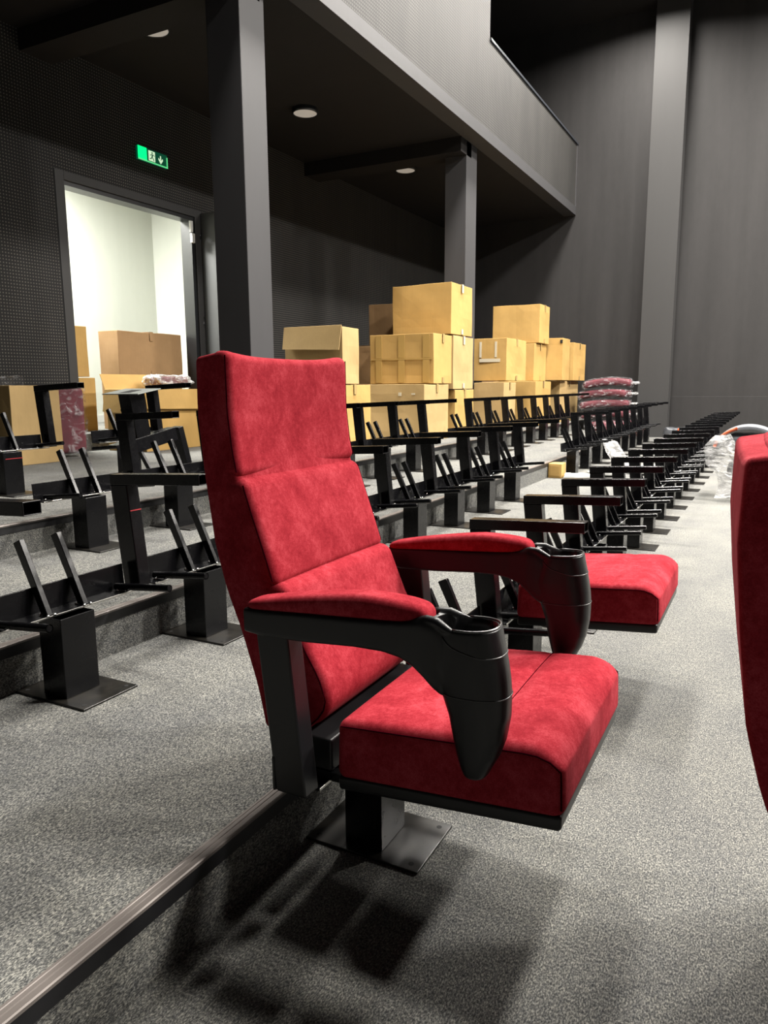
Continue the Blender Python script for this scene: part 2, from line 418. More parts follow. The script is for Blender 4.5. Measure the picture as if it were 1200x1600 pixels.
for pts in ([(-.016, .026), (.002, .022), (-.006, -.006), (-.022, -.004)], [(-.020, .024), (-.044, .012), (-.046, .004), (-.018, .014)],
            [(.000, .022), (.018, .006), (.024, .010), (.004, .026)], [(-.022, -.002), (-.030, -.022), (-.050, -.026), (-.050, -.034), (-.024, -.030), (-.010, -.004)],
            [(-.014, -.004), (.006, -.020), (.014, -.044), (.006, -.046), (-.004, -.024), (-.020, -.010)]):
    flat_poly(bm, pts, .0332)
link('running_figure', bm, M['sign_dark'], t, recalc=True)
bm = new()
flat_poly(bm, [(.105, .040), (.120, .040), (.120, -.006), (.112, -.008), (.105, -.006)], .0305)
flat_poly(bm, [(.1125, -.052), (.078, -.004), (.084, .014), (.105, -.010), (.120, -.010), (.141, .014), (.147, -.004)], .0305)
link('down_arrow', bm, M['sign_white'], t, recalc=True)

# ------------------------------------------------------------------ seat frames (steel)
def proto_meshes():
    P = {}
    bm = new(); rbox(bm, (.29, .20, .006), .002, (2, 2, 1), lambda p: (p.x + .147, p.y, p.z + .0035))
    # round the plan corners a little and drill four dark holes
    for x in (.027, .267):
        for y in (-.078, .078): add_cyl(bm, (x, y, .0060), .0065, .0009, 14, 1)
    add_box(bm, .100, .185, -.068, .042, .0001, .0008, 1)
    P['base_plate'] = (bm, [M['plate'], M['hole']], .0)
    bm = new()      # open-topped box post
    o = ((.095, -.073), (.19, -.073), (.19, .047), (.095, .047)); i_ = ((.099, -.069), (.186, -.069), (.186, .043), (.099, .043))
    add_loft(bm, [[(x, y, .0065) for x, y in o], [(x, y, .244) for x, y in o], [(x, y, .244) for x, y in i_], [(x, y, .02) for x, y in i_]])
    for f in bm.faces: f.smooth = False
    P['post'] = (bm, [M['steel']], .0025)
    bm = new()
    add_hexa(bm, [(.082, -.262, .245), (.087, -.262, .245), (.087, .262, .245), (.082, .262, .245), (.076, -.262, .325), (.081, -.262, .325), (.081, .262, .325), (.076, .262, .325)])
    add_box(bm, .087, .150, -.262, .262, .2445, .2495)
    add_box(bm, .1495, .1512, -.262, .262, .2448, .2505, 1)  # bright metal strip added to stand for the highlight along the flange edge
    P['beam'] = (bm, [M['steel'], M['edge_glint']], .0008)
    bm = new(); add_hexa(bm, [(.118, -.009, .250), (.146, -.009, .250), (.146, .009, .250), (.118, .009, .250), (.020, -.009, .452), (.048, -.009, .464), (.048, .009, .464), (.020, .009, .452)])
    for (dx, dy) in ((.15, -.012), (.151, .010), (.115, -.011)): bmesh.ops.create_icosphere(bm, subdivisions=1, radius=.006, matrix=Matrix.Translation((dx, dy, .252)))
    for f in bm.faces:
        if len(f.verts) == 3: f.material_index = 1; f.smooth = True
    P['back_bar'] = (bm, [M['steel'], M['weld']], .004)
    bm = new(); add_tube(bm, [(.100, 0, .2615), (.330, 0, .283)], .0115, 14, cap=False); add_tube(bm, [(.330, 0, .283), (.250, 0, .2755)], .0085, 14)
    for (dx, dy) in ((.118, -.012), (.135, .013)): bmesh.ops.create_icosphere(bm, subdivisions=1, radius=.006, matrix=Matrix.Translation((dx, dy, .253)))
    for f in bm.faces:
        if len(f.verts) == 3: f.material_index = 1; f.smooth = True
    P['seat_bar'] = (bm, [M['steel'], M['weld']], 0)
    bm = new(); add_hexa(bm, [(.072, -.025, .250), (.142, -.025, .250), (.142, .025, .250), (.072, .025, .250), (.035, -.025, .580), (.108, -.025, .584), (.108, .025, .584), (.035, .025, .580)])
    P['upright'] = (bm, [M['steel']], .003)
    bm = new()      # open-ended rectangular tube
    def ring(x, z, ins): return [(x, -.025 + ins, z - .017 + ins), (x, .025 - ins, z - .017 + ins), (x, .025 - ins, z + .017 - ins), (x, -.025 + ins, z + .017 - ins)]
    add_loft(bm, [ring(.034, .597, 0), ring(.414, .615, 0), ring(.414, .615, .003), ring(.35, .612, .003)])
    for f in bm.faces: f.smooth = False
    P['arm_bar'] = (bm, [M['steel']], .0015)
    out = {}
    for k, (bm, ms, bv) in P.items():
        bmesh.ops.recalc_face_normals(bm, faces=bm.faces)
        me = bpy.data.meshes.new(k); bm.to_mesh(me); bm.free()
        for m in ms: me.materials.append(m)
        out[k] = (me, bv)
    return out
PM = proto_meshes()
def part(kind, parent, loc=(0, 0, 0)):
    me, bv = PM[kind]; o = bpy.data.objects.new(kind, me); COL.objects.link(o); o.parent = parent; o.location = loc
    if bv:
        md = o.modifiers.new('bevel', 'BEVEL'); md.width = bv; md.segments = 2; md.limit_method = 'ANGLE'
    return o
def make_frame(name='unfinished_chair', arm=True, upright=True):
    t = empty(name)
    part('base_plate', t); part('post', t); part('beam', t)
    for s in (-1, 1): part('back_bar', t, (0, .063 * s - .006, 0)); part('seat_bar', t, (0, .215 * s, 0))
    if upright: part('upright', t, (0, .30, 0))
    if arm: part('arm_bar', t, (0, .30, 0))
    return t
ORD = 'zeroth first second third fourth fifth sixth seventh eighth ninth tenth eleventh twelfth thirteenth fourteenth fifteenth sixteenth seventeenth eighteenth'.split()
proto = make_frame(); used = [False]
def place_frame(xr, arm_y, z, label, group):
    o = copy_tree(proto) if used[0] else proto
    used[0] = True
    o.location = (xr, arm_y - .30, z); tag(o, label, 'seat frame', group); return o
G0, G1, G2, G3 = 'bare seat frames in the front row', 'bare seat frames on the first raised step', 'bare seat frames on the second raised step', 'bare seat frames on the top platform'
# front row: arms every .6 m
place_frame(X1, 2.30, 0, 'bare black frame between the complete red chair and the loose red seat cushion', G0)
ys0 = [3.50 + .60 * k for k in range(17)]
ys0 = [y for y in ys0 if y < 13.3]
for k, y in enumerate(ys0):
    if k == len(ys0) - 1: lab = 'bare black frame ending the front row at the far wall'
    else: lab = 'bare black frame in the front row, %s beyond the red seat cushion' % ORD[k + 1]
    place_frame(X1, y, 0, lab, G0)
# first step
ys1 = [1.13 + .597 * k for k in range(9)]
lab1 = ['black frame on the first step with only its arm tip inside the picture',
        'bare black frame with wholly visible square foot plate on the first step',
        'bare black frame on the first step, its foot plate touching the red chair outline']
for k, y in enumerate(ys1):
    lab = lab1[k] if k < 3 else 'bare black frame on the first step, %s of the run passing behind the red chair' % ORD[k + 1]
    o = place_frame(X2, y, Z1, lab, G1)
    if k == 1:
        bm = new(); add_hexa(bm, [(.1172, .277, .498), (.1182, .277, .498), (.1182, .323, .498), (.1172, .323, .498), (.1168, .277, .501), (.1178, .277, .501), (.1178, .323, .501), (.1168, .323, .501)]); link('red_mark', bm, M['red_mark'], o)
ys1b = [7.87 + .60 * k for k in range(9)]
for k, y in enumerate(ys1b):
    lab = ('bare black frame opening the farther run on the first step, beside the tiny carton' if k == 0 else
           'bare black frame ending the first step row at the far wall' if k == 8 else
           'bare black frame in the farther run on the first step, %s from the tiny carton' % ORD[k + 1])
    place_frame(X2, y, Z1, lab, G1)
# second step
ys2 = [2.71 + .592 * k for k in range(7)]
for k, y in enumerate(ys2):
    lab = ('bare black frame with a free beam end on the second step, below a maroon cushion' if k == 0 else
           'bare black frame on the second step directly below the upturned frame' if k == 1 else
           'bare black frame on the second step, %s of the nearer run before the cartons' % ORD[k + 1])
    place_frame(X3, y, Z2, lab, G2)
ys2b = [7.44 + .60 * k for k in range(8)]
for k, y in enumerate(ys2b):
    lab = ('bare black frame opening the farther run on the second step, below the highest carton' if k == 0 else
           'bare black frame ending the second step row beside the maroon stack' if k == 7 else
           'bare black frame in the farther run on the second step, %s from its near end' % ORD[k + 1])
    place_frame(X3, y, Z2, lab, G2)
X4 = -4.0
place_frame(X4, 2.44, Z3, 'black frame on the top platform with only its arm tip inside the picture', G3)
f3 = place_frame(X4, 3.04, Z3, 'bare black frame with a red mark on its post, before the maroon wrapped cushion', G3)
bm = new(); add_box(bm, .190, .1908, -.06, .05, .205, .208); link('red_mark', bm, M['red_mark'], f3)
place_frame(X4, 3.94, Z3, 'bare black frame on the top platform partly hidden behind the upturned frame', G3)
# one frame standing upside down on the top platform
inv = make_frame('unfinished_chair', arm=False)
inv.rotation_euler = (-math.radians(9), PI, math.radians(2))
inv.location = (-3.36, 3.36, Z3 + .545)
for ch in inv.children:
    if ch.name.startswith('base_plate'): ch.location.z = -.035
    if ch.name.startswith('post'): ch.location.z = -.035; ch.scale.z = 1.14
for ch in inv.children:
    if ch.name.startswith('base_plate'): ch.data = ch.data.copy(); ch.data.materials[0] = mat('dusty_grey_plate', (.22, .235, .22), .5)
tag(inv, 'black frame standing upside down with its pale foot plate uppermost', 'seat frame')

# ------------------------------------------------------------------ complete red chair  (local: x from riser, y from seat centre)
def lerp_tab(tab, z):
    for (za, a), (zb, b) in zip(tab, tab[1:]):
        if (za >= z >= zb) or (za <= z <= zb):
            k = (z - za) / (zb - za) if zb != za else 0
            k2 = k
            return a + (b - a) * k2
    return tab[0][1] if abs(z - tab[0][0]) < abs(z - tab[-1][0]) else tab[-1][1]
OX = .91
REAR = [(1.115, -1.062), (1.0, -1.064), (.873, -1.053), (.724, -1.034), (.628, -1.008), (.542, -.973), (.427, -.936), (.35, -.918), (.30, -.910)]
HW = .236
def back_piece(name, z1, z0, fr, depth, parent, r=.018, dish=.0, bulge=.006, body=False, z_rear_up=0):
    """one upholstered panel between heights z0..z1; fr = front x by height"""
    Hh = z1 - z0
    def warp(p):
        s = (p.z + Hh / 2); z = z0 + s
        f = lerp_tab(fr, z); yy = p.y / HW
        b = bulge * (1 - abs(yy) ** 3) * math.sin(PI * max(0, min(1, s / Hh))) - dish * (1 - yy * yy)
        if body:
            rr = lerp_tab(REAR, z); t = (p.x + .05) / .10
            x = rr + (f - .010 - rr) * t
            return (x + OX, p.y * .993, z - .012 * (1 - t) * max(0, (z - .9) / .22) - .013 * (1 - abs(yy) ** 3) * max(0, (z - 1.045) / .076))
        t = (p.x + depth / 2) / depth
        if z0 > .86: z -= .013 * (1 - abs(yy) ** 3) * max(0, (s / Hh - .7) / .3)
        x = f - depth + depth * t + b * max(0, t)
        return (x + OX, p.y, z + .0)
    bm = new()
    if body: rbox(bm, (.10, 2 * HW, Hh), r, (4, 8, 26), warp)
    else:
        rbox(bm, (depth, 2 * HW, Hh), r, (2, 22, 16), warp)
        # sewn piping along both front side edges
        for s in (-1, 1):
            pts = []
            for k in range(15):
                z = z0 + r * .6 + (Hh - 1.2 * r) * k / 14
                pts.append((lerp_tab(fr, z) - r * .42 + OX, s * (HW - .0012), z))
            add_tube(bm, pts, .0016, 6, mi=1)
    return link(name, bm, [M['fabric'], M['piping']], parent)
def make_chair():
    t = empty('theater_chair')
    part('base_plate', t); part('post', t); part('beam', t)
    # backrest
    allfront = [(1.13, -.974), (1.0, -.972), (.867, -.949), (.801, -.923), (.646, -.870), (.62, -.84), (.534, -.806), (.474, -.768), (.422, -.752), (.369, -.775), (.33, -.82), (.30, -.87)]
    back = back_piece('backrest', 1.1265, .335, [(z, x - .004) for z, x in allfront], .1, t, r=.014, body=True)
    back_piece('head_cushion', 1.127, .868, [(1.13, -.972), (1.0, -.971), (.92, -.962), (.862, -.949)], .05, back, dish=.014, bulge=.004, r=.02)
    back_piece('back_cushion', .866, .648, [(.866, -.943), (.801, -.921), (.72, -.892), (.644, -.866)], .06, back, dish=.006, bulge=.008, r=.02)
    back_piece('lumbar_cushion', .655, .355, [(.655, -.852), (.60, -.830), (.534, -.803), (.474, -.766), (.43, -.750), (.40, -.757), (.369, -.785), (.35, -.82)], .075, back, dish=.0, bulge=.006, r=.02)
    # seat
    W, D, Hh = .51, .452, .130
    tilt = math.tan(math.radians(4.7))
    def swarp(p):
        x = p.x; yy = p.y / (W / 2); xx = (x + D / 2) / D
        base = .345 + tilt * (x + .0)
        top = max(0, p.z / (Hh / 2))
        z = base + p.z + .012 * top * (1 - abs(yy) ** 4) * (1 - (2 * xx - 1) ** 4) - .004 * top
        z -= .0065 * top * math.exp(-((x - .075) / .012) ** 2) * (1 - abs(yy) ** 6)      # stitched line across the seat
        if xx > .86: z -= top * .030 * ((xx - .86) / .14) ** 2
        return (x + (-.4965) + OX - .004 * (p.z / Hh) * (1 if xx > .5 else -1), p.y - .005, z + .017)
    bm = new(); rbox(bm, (D, W, Hh), .022, (44, 22, 6), swarp)
    for s in (-1, 1):
        pts = [swarp(Vector((-D / 2 + .012 + (D - .035) * k / 18, s * (W / 2 - .001), Hh / 2 - .011))) for k in range(19)]
        pts += [swarp(Vector((D / 2 - .0045, s * (W / 2 - .003), Hh / 2 - .02 - (Hh - .04) * k / 6))) for k in range(7)]
        add_tube(bm, pts, .0017, 6, mi=1)
    link('seat', bm, [M['fabric'], M['piping']], t)
    bm = new()
    rbox(bm, (D - .006, W - .006, .03), .008, (2, 2, 1), lambda p: (p.x - .4965 + OX, p.y - .005, .290 + tilt * p.x + p.z))
    link('seat_base', bm, M['plastic'], t)
    bm = new(); add_tube(bm, [swarp(Vector((.075, (W / 2 - .012) * (-1 + 2 * k / 20), Hh / 2))) for k in range(21)], .0013, 6, mi=0)
    link('seam', bm, M['piping'], t)
    bm = new(); rbox(bm, (.09, .45, .07), .006, (1, 1, 1), lambda p: (p.x + .112, p.y, p.z + .305)); link('rear_cover', bm, M['nosing_black'], t)
    # brackets under the seat
    for s in (-1, 1):
        bm = new(); add_box(bm, .10, .30, s * .215 - .012, s * .215 + .012, .252, .27)
        link('seat_bracket', bm, M['steel'], t)
    # arms
    for s in (-1, 1):
        yc = s * .30
        bm = new(); add_hexa(bm, [(.088, yc - .024, .262), (.158, yc - .024, .262), (.158, yc + .024, .262), (.088, yc + .024, .262), (.052, yc - .024, .585), (.125, yc - .024, .585), (.125, yc + .024, .585), (.052, yc + .024, .585)])
        add_box(bm, .080, .088, yc - .026, yc + .026, .262, .335)
        link('upright', bm, M['plastic'], t, .004)
        arm = build_arm(t, yc)
    return t
def superellipse(cx, cy, a, b, n, e=2.4):
    out = []
    for k in range(n):
        th = 2 * PI * k / n; c, s_ = math.cos(th), math.sin(th)
        out.append((cx + a * math.copysign(abs(c) ** (2 / e), c), cy + b * math.copysign(abs(s_) ** (2 / e), s_)))
    return out
ARM_MESH = {}
def build_arm(parent, yc):
    if not ARM_MESH:
        n = 40
        # --- horizontal bar, lofted along x; (x, zbottom, ztop, halfwidth)
        bar = [(-.886, .584, .628, .024), (-.884, .582, .630, .027), (-.84, .578, .632, .0285), (-.74, .582, .639, .0295), (-.64, .590, .645, .030), (-.58, .591, .650, .031), (-.545, .586, .654, .033),
               (-.52, .576, .660, .036), (-.50, .562, .664, .039), (-.48, .545, .662, .041), (-.463, .535, .655, .042)]
        bm = new()
        loops = []
        for x, zb, zt, hw in bar:
            pts = superellipse(0, (zb + zt) / 2, hw, (zt - zb) / 2, n, 9.0)
            loops.append([(x + OX, y, z) for y, z in pts])
        add_loft(bm, loops)
        # --- horn below the cup: (z, xmin, xmax, halfwidth y)
        horn = [(.656, -.476, -.374, .046), (.640, -.482, -.371, .0465), (.615, -.492, -.365, .0465), (.59, -.502, -.360, .046), (.565, -.497, -.356, .045), (.54, -.474, -.354, .0435), (.50, -.460, -.3545, .041),
                (.46, -.452, -.361, .0375), (.43, -.445, -.371, .034), (.408, -.4385, -.383, .030), (.394, -.433, -.390, .026), (.388, -.429, -.395, .021)]
        loops = []
        for z, xa, xb, hw in horn:
            pts = superellipse((xa + xb) / 2, 0, (xb - xa) / 2, hw, n, 2.5)
            loops.append([(x + OX, y, z + (x + .43) * .05) for x, y in pts])
        add_loft(bm, loops)
        # saddle cheeks sweeping from the pad down to the cup
        for s in (-1, 1):
            add_tube(bm, [(-.52 + OX, s * .024, .654), (-.495 + OX, s * .027, .662), (-.475 + OX, s * .031, .662), (-.455 + OX, s * .037, .655), (-.437 + OX, s * .0415, .650)], .009, 12, rs=[.008, .0095, .0095, .0075, .004])
        bmesh.ops.recalc_face_normals(bm, faces=bm.faces)
        me = bpy.data.meshes.new('armrest_body'); bm.to_mesh(me); bm.free()
        o = bpy.data.objects.new('armrest_body', me); COL.objects.link(o)
        r = o.modifiers.new('r', 'REMESH'); r.mode = 'VOXEL'; r.voxel_size = .0026
        sm = o.modifiers.new('s', 'SMOOTH'); sm.factor = .5; sm.iterations = 4
        # cup well and the shallow slot, cut out one after another
        cutters = []
        def cutter(fill):
            bc = new(); fill(bc); bmesh.ops.recalc_face_normals(bc, faces=bc.faces)
            if bc.calc_volume(signed=True) < 0: bmesh.ops.reverse_faces(bc, faces=bc.faces)
            mc = bpy.data.meshes.new('cut'); bc.to_mesh(mc); bc.free(); oc = bpy.data.objects.new('cut', mc); COL.objects.link(oc); cutters.append(oc)
            bo = o.modifiers.new('b', 'BOOLEAN'); bo.operation = 'DIFFERENCE'; bo.object = oc; bo.solver = 'EXACT'
        cutter(lambda bc: add_loft(bc, [[(x + OX, y, z) for x, y in superellipse(-.4245, 0, a, b, 32, 2.2)] for z, a, b in ((.56, .030, .030), (.60, .038, .036), (.64, .0435, .0405), (.72, .0445, .0415))]))
        cutter(lambda bc: add_loft(bc, [[(x + OX, y, z) for x, y in superellipse(cx, 0, .024, rr, 24, 2.4)] for z, cx, rr in ((.605, -.452, .018), (.66, -.462, .023), (.72, -.472, .025))]))
        cutter(lambda bc: add_box(bc, -.506 + OX, -.491 + OX, -.019, .019, .657, .70))
        bpy.context.view_layer.update()
        dg = bpy.context.evaluated_depsgraph_get()
        m2 = bpy.data.meshes.new_from_object(o.evaluated_get(dg)); m2.name = 'armrest'
        m2.materials.clear(); m2.materials.append(M['plastic'])
        print('ARM', len(m2.polygons))
        for ob in [o] + cutters: bpy.data.objects.remove(ob)
        for p in m2.polygons: p.use_smooth = True; p.material_index = 0
        ARM_MESH['body'] = m2
        # rim line of the cup and the two parting grooves
        bm = new()
        pts = [(x + OX, y, .657 + (x + .43) * .05) for x, y in superellipse(-.4245, 0, .0478, .0435, 40, 2.4)]
        pts = pts[28:] + pts[:13]
        add_tube(bm, pts, .0024, 8)
        ARM_MESH['rim'] = bm_to_mesh(bm, 'cup_rim', [M['rim']])
        bm = new()
        def ringline(tab_z, dz_fun, k0, k1):
            P = []
            for k in range(k0, k1):
                z = dz_fun(k); xa = lerp_tab([(h[0], h[1]) for h in horn], z); xb = lerp_tab([(h[0], h[2]) for h in horn], z); hw = lerp_tab([(h[0], h[3]) for h in horn], z)
                x, y = superellipse((xa + xb) / 2, 0, (xb - xa) / 2 + .0003, hw + .0003, 40, 2.5)[k % 40]
                P.append((x + OX, y, z + (x + .43) * .05))
            return P
        add_tube(bm, ringline(0, lambda k: .541, -18, 19), .0011, 6)
        ARM_MESH['line2'] = bm_to_mesh(bm, 'parting_line', [M['rim']])
        bm = new()
        add_tube(bm, ringline(0, lambda k: .612 + .040 * max(0, (abs(k) - 6) / 9) ** 1.6, -14, 15), .0013, 6)
        ARM_MESH['line'] = bm_to_mesh(bm, 'parting_line', [M['rim']])
        # pad
        L = .388
        def pw(p):
            s = (p.x + L / 2) / L
            x = -.883 + L * s; zb = .630 + .024 * s
            prof = (math.sin(PI * min(1, max(0, s)) ) ** .24) if 0 < s < 1 else 0
            h = .008 + prof * (.019 + .021 * min(1, s * 1.5))
            t = (p.z + .02) / .04
            wv = .0285 + .004 * s
            taper = 1 - .25 * max(0, (s - .85) / .15) ** 2 - .25 * max(0, (.10 - s) / .10) ** 2
            return (x + OX, p.y / .03 * wv * taper, zb - .004 + h * t)
        bm = new(); rbox(bm, (L, .06, .04), .017, (40, 6, 2), pw)
        ARM_MESH['pad'] = bm_to_mesh(bm, 'armrest_pad', [M['fabric']])
    a = bpy.data.objects.new('armrest', ARM_MESH['body']); COL.objects.link(a); a.parent = parent; a.location = (0, yc, 0)
    for nm, key in (('cup_rim', 'rim'), ('parting_line', 'line'), ('parting_line', 'line2'), ('armrest_pad', 'pad')):
        o = bpy.data.objects.new(nm, ARM_MESH[key]); COL.objects.link(o); o.parent = a
        if key == 'pad': o['label'] = 'red upholstered pad'
    return a
def bm_to_mesh(bm, name, mats):
    bmesh.ops.recalc_face_normals(bm, faces=bm.faces)
    me = bpy.data.meshes.new(name); bm.to_mesh(me); bm.free()
    for m in mats: me.materials.append(m)
    for p in me.polygons: p.use_smooth = True
    return me
chair = make_chair(); chair.location = (X1, 1.42, 0)
tag(chair, 'complete red velour cinema chair with black cup holder arms in the foreground', 'chair')
chair2 = copy_tree(chair); chair2.location = (.104, 1.345, -.16); chair2.rotation_euler = (0, 0, math.radians(4))
tag(chair2, 'back of a dark red cinema chair cut off by the right picture edge', 'chair')
# frame with only its seat cushion fitted
semi = make_frame('unfinished_chair')
for ch in list(chair.children):
    if ch.name.startswith(('seat', 'seat_base')) and not ch.name.startswith('seat_bracket'):
        c = ch.copy(); COL.objects.link(c); c.parent = semi; c.location = (0, -.02, 0)
semi.location = (X1, 2.60, 0)
tag(semi, 'black seat frame fitted only with a red seat cushion, no backrest or pads', 'chair')

# ------------------------------------------------------------------ cartons
def carton(x0, x1, y0, y1, z0, z1, label, m='card', rot=0, tape=True, group='cardboard cartons', flaps=None, vtape=None, hole=False, tapem='tape', vm='tape_white'):
    cx, cy = (x0 + x1) / 2, (y0 + y1) / 2; hx, hy, h = (x1 - x0) / 2, (y1 - y0) / 2, z1 - z0
    t = empty('cardboard_box', (cx, cy, z0), (0, 0, math.radians(rot))); tag(t, label, 'box', group)
    bm = new()
    bmesh.ops.create_cube(bm, size=1)
    bmesh.ops.subdivide_edges(bm, edges=bm.edges, cuts=5, use_grid_fill=True)
    sd = Vector((cx * 7, cy * 5, z0 * 3))
    for v in bm.verts:
        edge = sum(1 for c in v.co if abs(abs(c) - .5) < 1e-4)
        p = Vector((v.co.x * 2 * hx, v.co.y * 2 * hy, (v.co.z + .5) * h))
        nz = noise.noise_vector(p * 3.0 + sd)
        amp = .006 if edge >= 2 else .014
        q = p + nz * amp
        if v.co.z < -.49: q.z = p.z
        v.co = q
    link('carton', bm, M[m], t, .004)
    e = .0095
    if tape:
        bm = new()      # one strip folded over the edge
        add_loft(bm, [[(-hx * .98, y, h + .004), (hx + e, y, h + .004), (hx + e, y, h - .09), (hx + e + .002, y, h - .09), (hx + e + .002, y, h + .0065), (-hx * .98, y, h + .0065)] for y in (-.025, .025)])
        for f in bm.faces: f.smooth = False
        link('tape', bm, M[tapem], t, recalc=True)
        bm = new(); add_box(bm, hx + .004, hx + e, -.025, .025, .01, .07); link('tape', bm, M[tapem], t)
    if vtape:
        for (u0, u1, w0, w1) in vtape:
            bm = new(); add_box(bm, -hx + 2 * hx * u0, -hx + 2 * hx * u1, -hy - e, -hy - .003, h * w0, h * w1)
            link('tape', bm, M[vm], t)
    if flaps:
        for fl in flaps:
            bm = new()
            if fl == 'front':      # hangs over the +x side
                add_hexa(bm, [(hx + .03, -hy, h - .17), (hx + .036, -hy, h - .17), (hx + .036, hy, h - .19), (hx + .03, hy, h - .19), (hx + .002, -hy, h + .008), (hx + .009, -hy, h + .012), (hx + .009, hy, h + .012), (hx + .002, hy, h + .008)])
            elif fl == 'near':     # hangs over the -y side
                add_hexa(bm, [(-hx, -hy - .05, h - .20), (hx * .97, -hy - .05, h - .22), (hx * .97, -hy - .043, h - .22), (-hx, -hy - .043, h - .20), (-hx, -hy - .012, h + .012), (hx * 1.0, -hy - .012, h + .012), (hx * 1.0, -hy - .004, h + .014), (-hx, -hy - .004, h + .014)])
            elif fl == 'up':       # stands up at the -x side
                add_hexa(bm, [(-hx - .004, -hy, h), (-hx + .004, -hy, h), (-hx + .004, hy, h), (-hx - .004, hy, h), (-hx - .10, -hy + .03, h + .16), (-hx - .094, -hy + .03, h + .16), (-hx - .094, hy - .03, h + .16), (-hx - .10, hy - .03, h + .16)])
            link('flap', bm, M[m], t, recalc=True)
    if hole:
        bm = new(); add_box(bm, hx - .05, hx - .01, -hy - e - .001, -hy - .004, h - .08, h - .03); link('tear', bm, M['hole'], t)
    return t
GB = 'cartons stacked under the balcony'
carton(-4.07, -3.38, 7.38, 8.05, Z3, 1.075, 'carton on the floor with glossy tape glints, under the widest carton', 'card_pale', vtape=[(.55, .60, .80, .86), (.78, .84, .82, .85)], group=GB)
carton(-4.18, -3.38, 7.62, 8.14, 1.085, 1.63, 'wide yellow carton with a grid of tape on its side, middle of the left stack', 'card', vtape=[(.10, .20, .02, .48), (.46, .56, .02, .48), (.84, .94, .02, .48), (.10, .20, .52, .98), (.46, .56, .52, .98), (.84, .94, .52, .98), (.02, .98, .485, .515)], group=GB, vm='tape_band')
carton(-4.02, -3.40, 8.24, 8.88, 1.02, 1.64, 'pale upright carton directly below the highest carton', 'card_pale', group=GB, tapem='tape_white')
carton(-4.05, -3.40, 8.30, 8.92, Z3, 1.01, 'carton on the floor under the pale upright carton', 'card', group=GB)
carton(-4.17, -3.40, 8.19, 8.82, 1.655, 2.235, 'highest carton of all, leaning against the far column', 'card', group=GB, rot=-1.5, tapem='tape_white')
carton(-4.36, -3.70, 6.20, 6.52, 1.08, 1.62, 'open carton with its flap hanging down, just right of the near column', 'card_pale', flaps=['near'], group=GB, tape=False)
carton(-4.50, -3.70, 6.10, 6.75, Z3, 1.07, 'carton beneath the open flapped carton behind the chair back', 'card', group=GB)
carton(-5.0, -4.35, 7.95, 8.6, Z3, 1.07, 'lower rear carton against the wall side, mostly hidden', 'card_pink', group=GB)
carton(-5.0, -4.33, 7.95, 8.6, 1.08, 1.53, 'pinkish plain carton seen between the flapped carton and the wide yellow one', 'card_pink', group=GB, tape=False)
carton(-5.25, -4.40, 8.9, 9.6, Z3, 1.6, 'tall rear carton under the brown shaded one', 'card_pink', group=GB)
carton(-4.92, -4.42, 8.95, 9.5, 1.61, 2.13, 'brown shaded carton peeking out left of the highest carton', 'card_pink', group=GB, tape=False)
carton(-4.32, -4.085, 7.42, 7.95, Z3, 1.08, 'narrow pale carton at the left foot of the stack', 'card_pale', group=GB, tape=False)
carton(-3.78, -3.20, 9.59, 10.45, 1.125, 1.68, 'carton with white glossy tape on its side right of the column', 'card', rot=0, vtape=[(.35, .40, .55, .92), (.72, .77, .55, .92), (.35, .85, .44, .52)], group=GB)
carton(-3.60, -3.18, 9.45, 9.95, Z3, 1.10, 'carton on the floor below the white-taped carton', 'card_pale', group=GB)
carton(-3.84, -3.18, 10.90, 11.75, Z3, 1.12, 'long carton on the floor in the row below the torn carton', 'card', group=GB)
carton(-3.80, -3.14, 12.15, 13.4, Z3, 1.13, 'rightmost carton on the floor beside the maroon stack', 'card_pale', group=GB)
carton(-3.70, -3.06, 11.90, 12.45, 1.14, 1.80, 'torn carton with a dark hole at its upper corner', 'card', rot=3, group=GB, hole=True, tape=False)
carton(-3.40, -3.04, 12.60, 13.45, 1.14, 1.76, 'rightmost carton of the upper row next to the torn carton', 'card', group=GB)
carton(-4.00, -3.26, 11.28, 11.86, 1.70, 2.27, 'carton alone on top of the right-hand stack', 'card', group=GB, rot=1)
carton(-4.10, -3.87, 11.1, 11.85, Z3, 1.69, 'tall rear carton carrying the lone top carton on the right', 'card_pink', group=GB)
carton(-3.83, -3.30, 11.2, 11.86, 1.13, 1.69, 'carton wedged behind the torn carton, below the lone top one', 'card', group=GB)
GD = 'cartons at the doorway'
carton(-5.78, -5.22, 3.74, 4.20, Z3, 1.075, 'carton at the far left behind the red-marked seat frame', 'card_pale', group=GD, tape=False, rot=2)
carton(-6.50, -6.20, 5.24, 5.44, Z4, 1.16, 'slim carton just inside the doorway, lower of the two at the left jamb', 'card', group=GD, tape=False)
carton(-6.60, -6.25, 5.22, 5.42, 1.17, 1.67, 'slim carton just inside the doorway, upper of the two at the left jamb', 'card', group=GD, tape=False)
carton(-6.42, -6.12, 5.72, 6.62, Z4, 1.16, 'carton under the big brown carton inside the doorway', 'card_pink', group=GD)
carton(-6.40, -6.12, 5.70, 6.64, 1.17, 1.65, 'big brown carton inside the doorway, below the white wall', 'card_pink', group=GD, tapem='card_pink')
carton(-5.74, -5.24, 5.15, 5.98, Z3, 1.03, 'open carton with spread flaps standing in front of the doorway', 'card', group=GD, flaps=['front', 'near', 'up'], tape=False)
t = carton(-1.93, -1.80, 7.14, 7.30, Z1, .30, 'tiny open carton on the first step beside the scattered papers', 'card', group='cardboard cartons', tape=False)

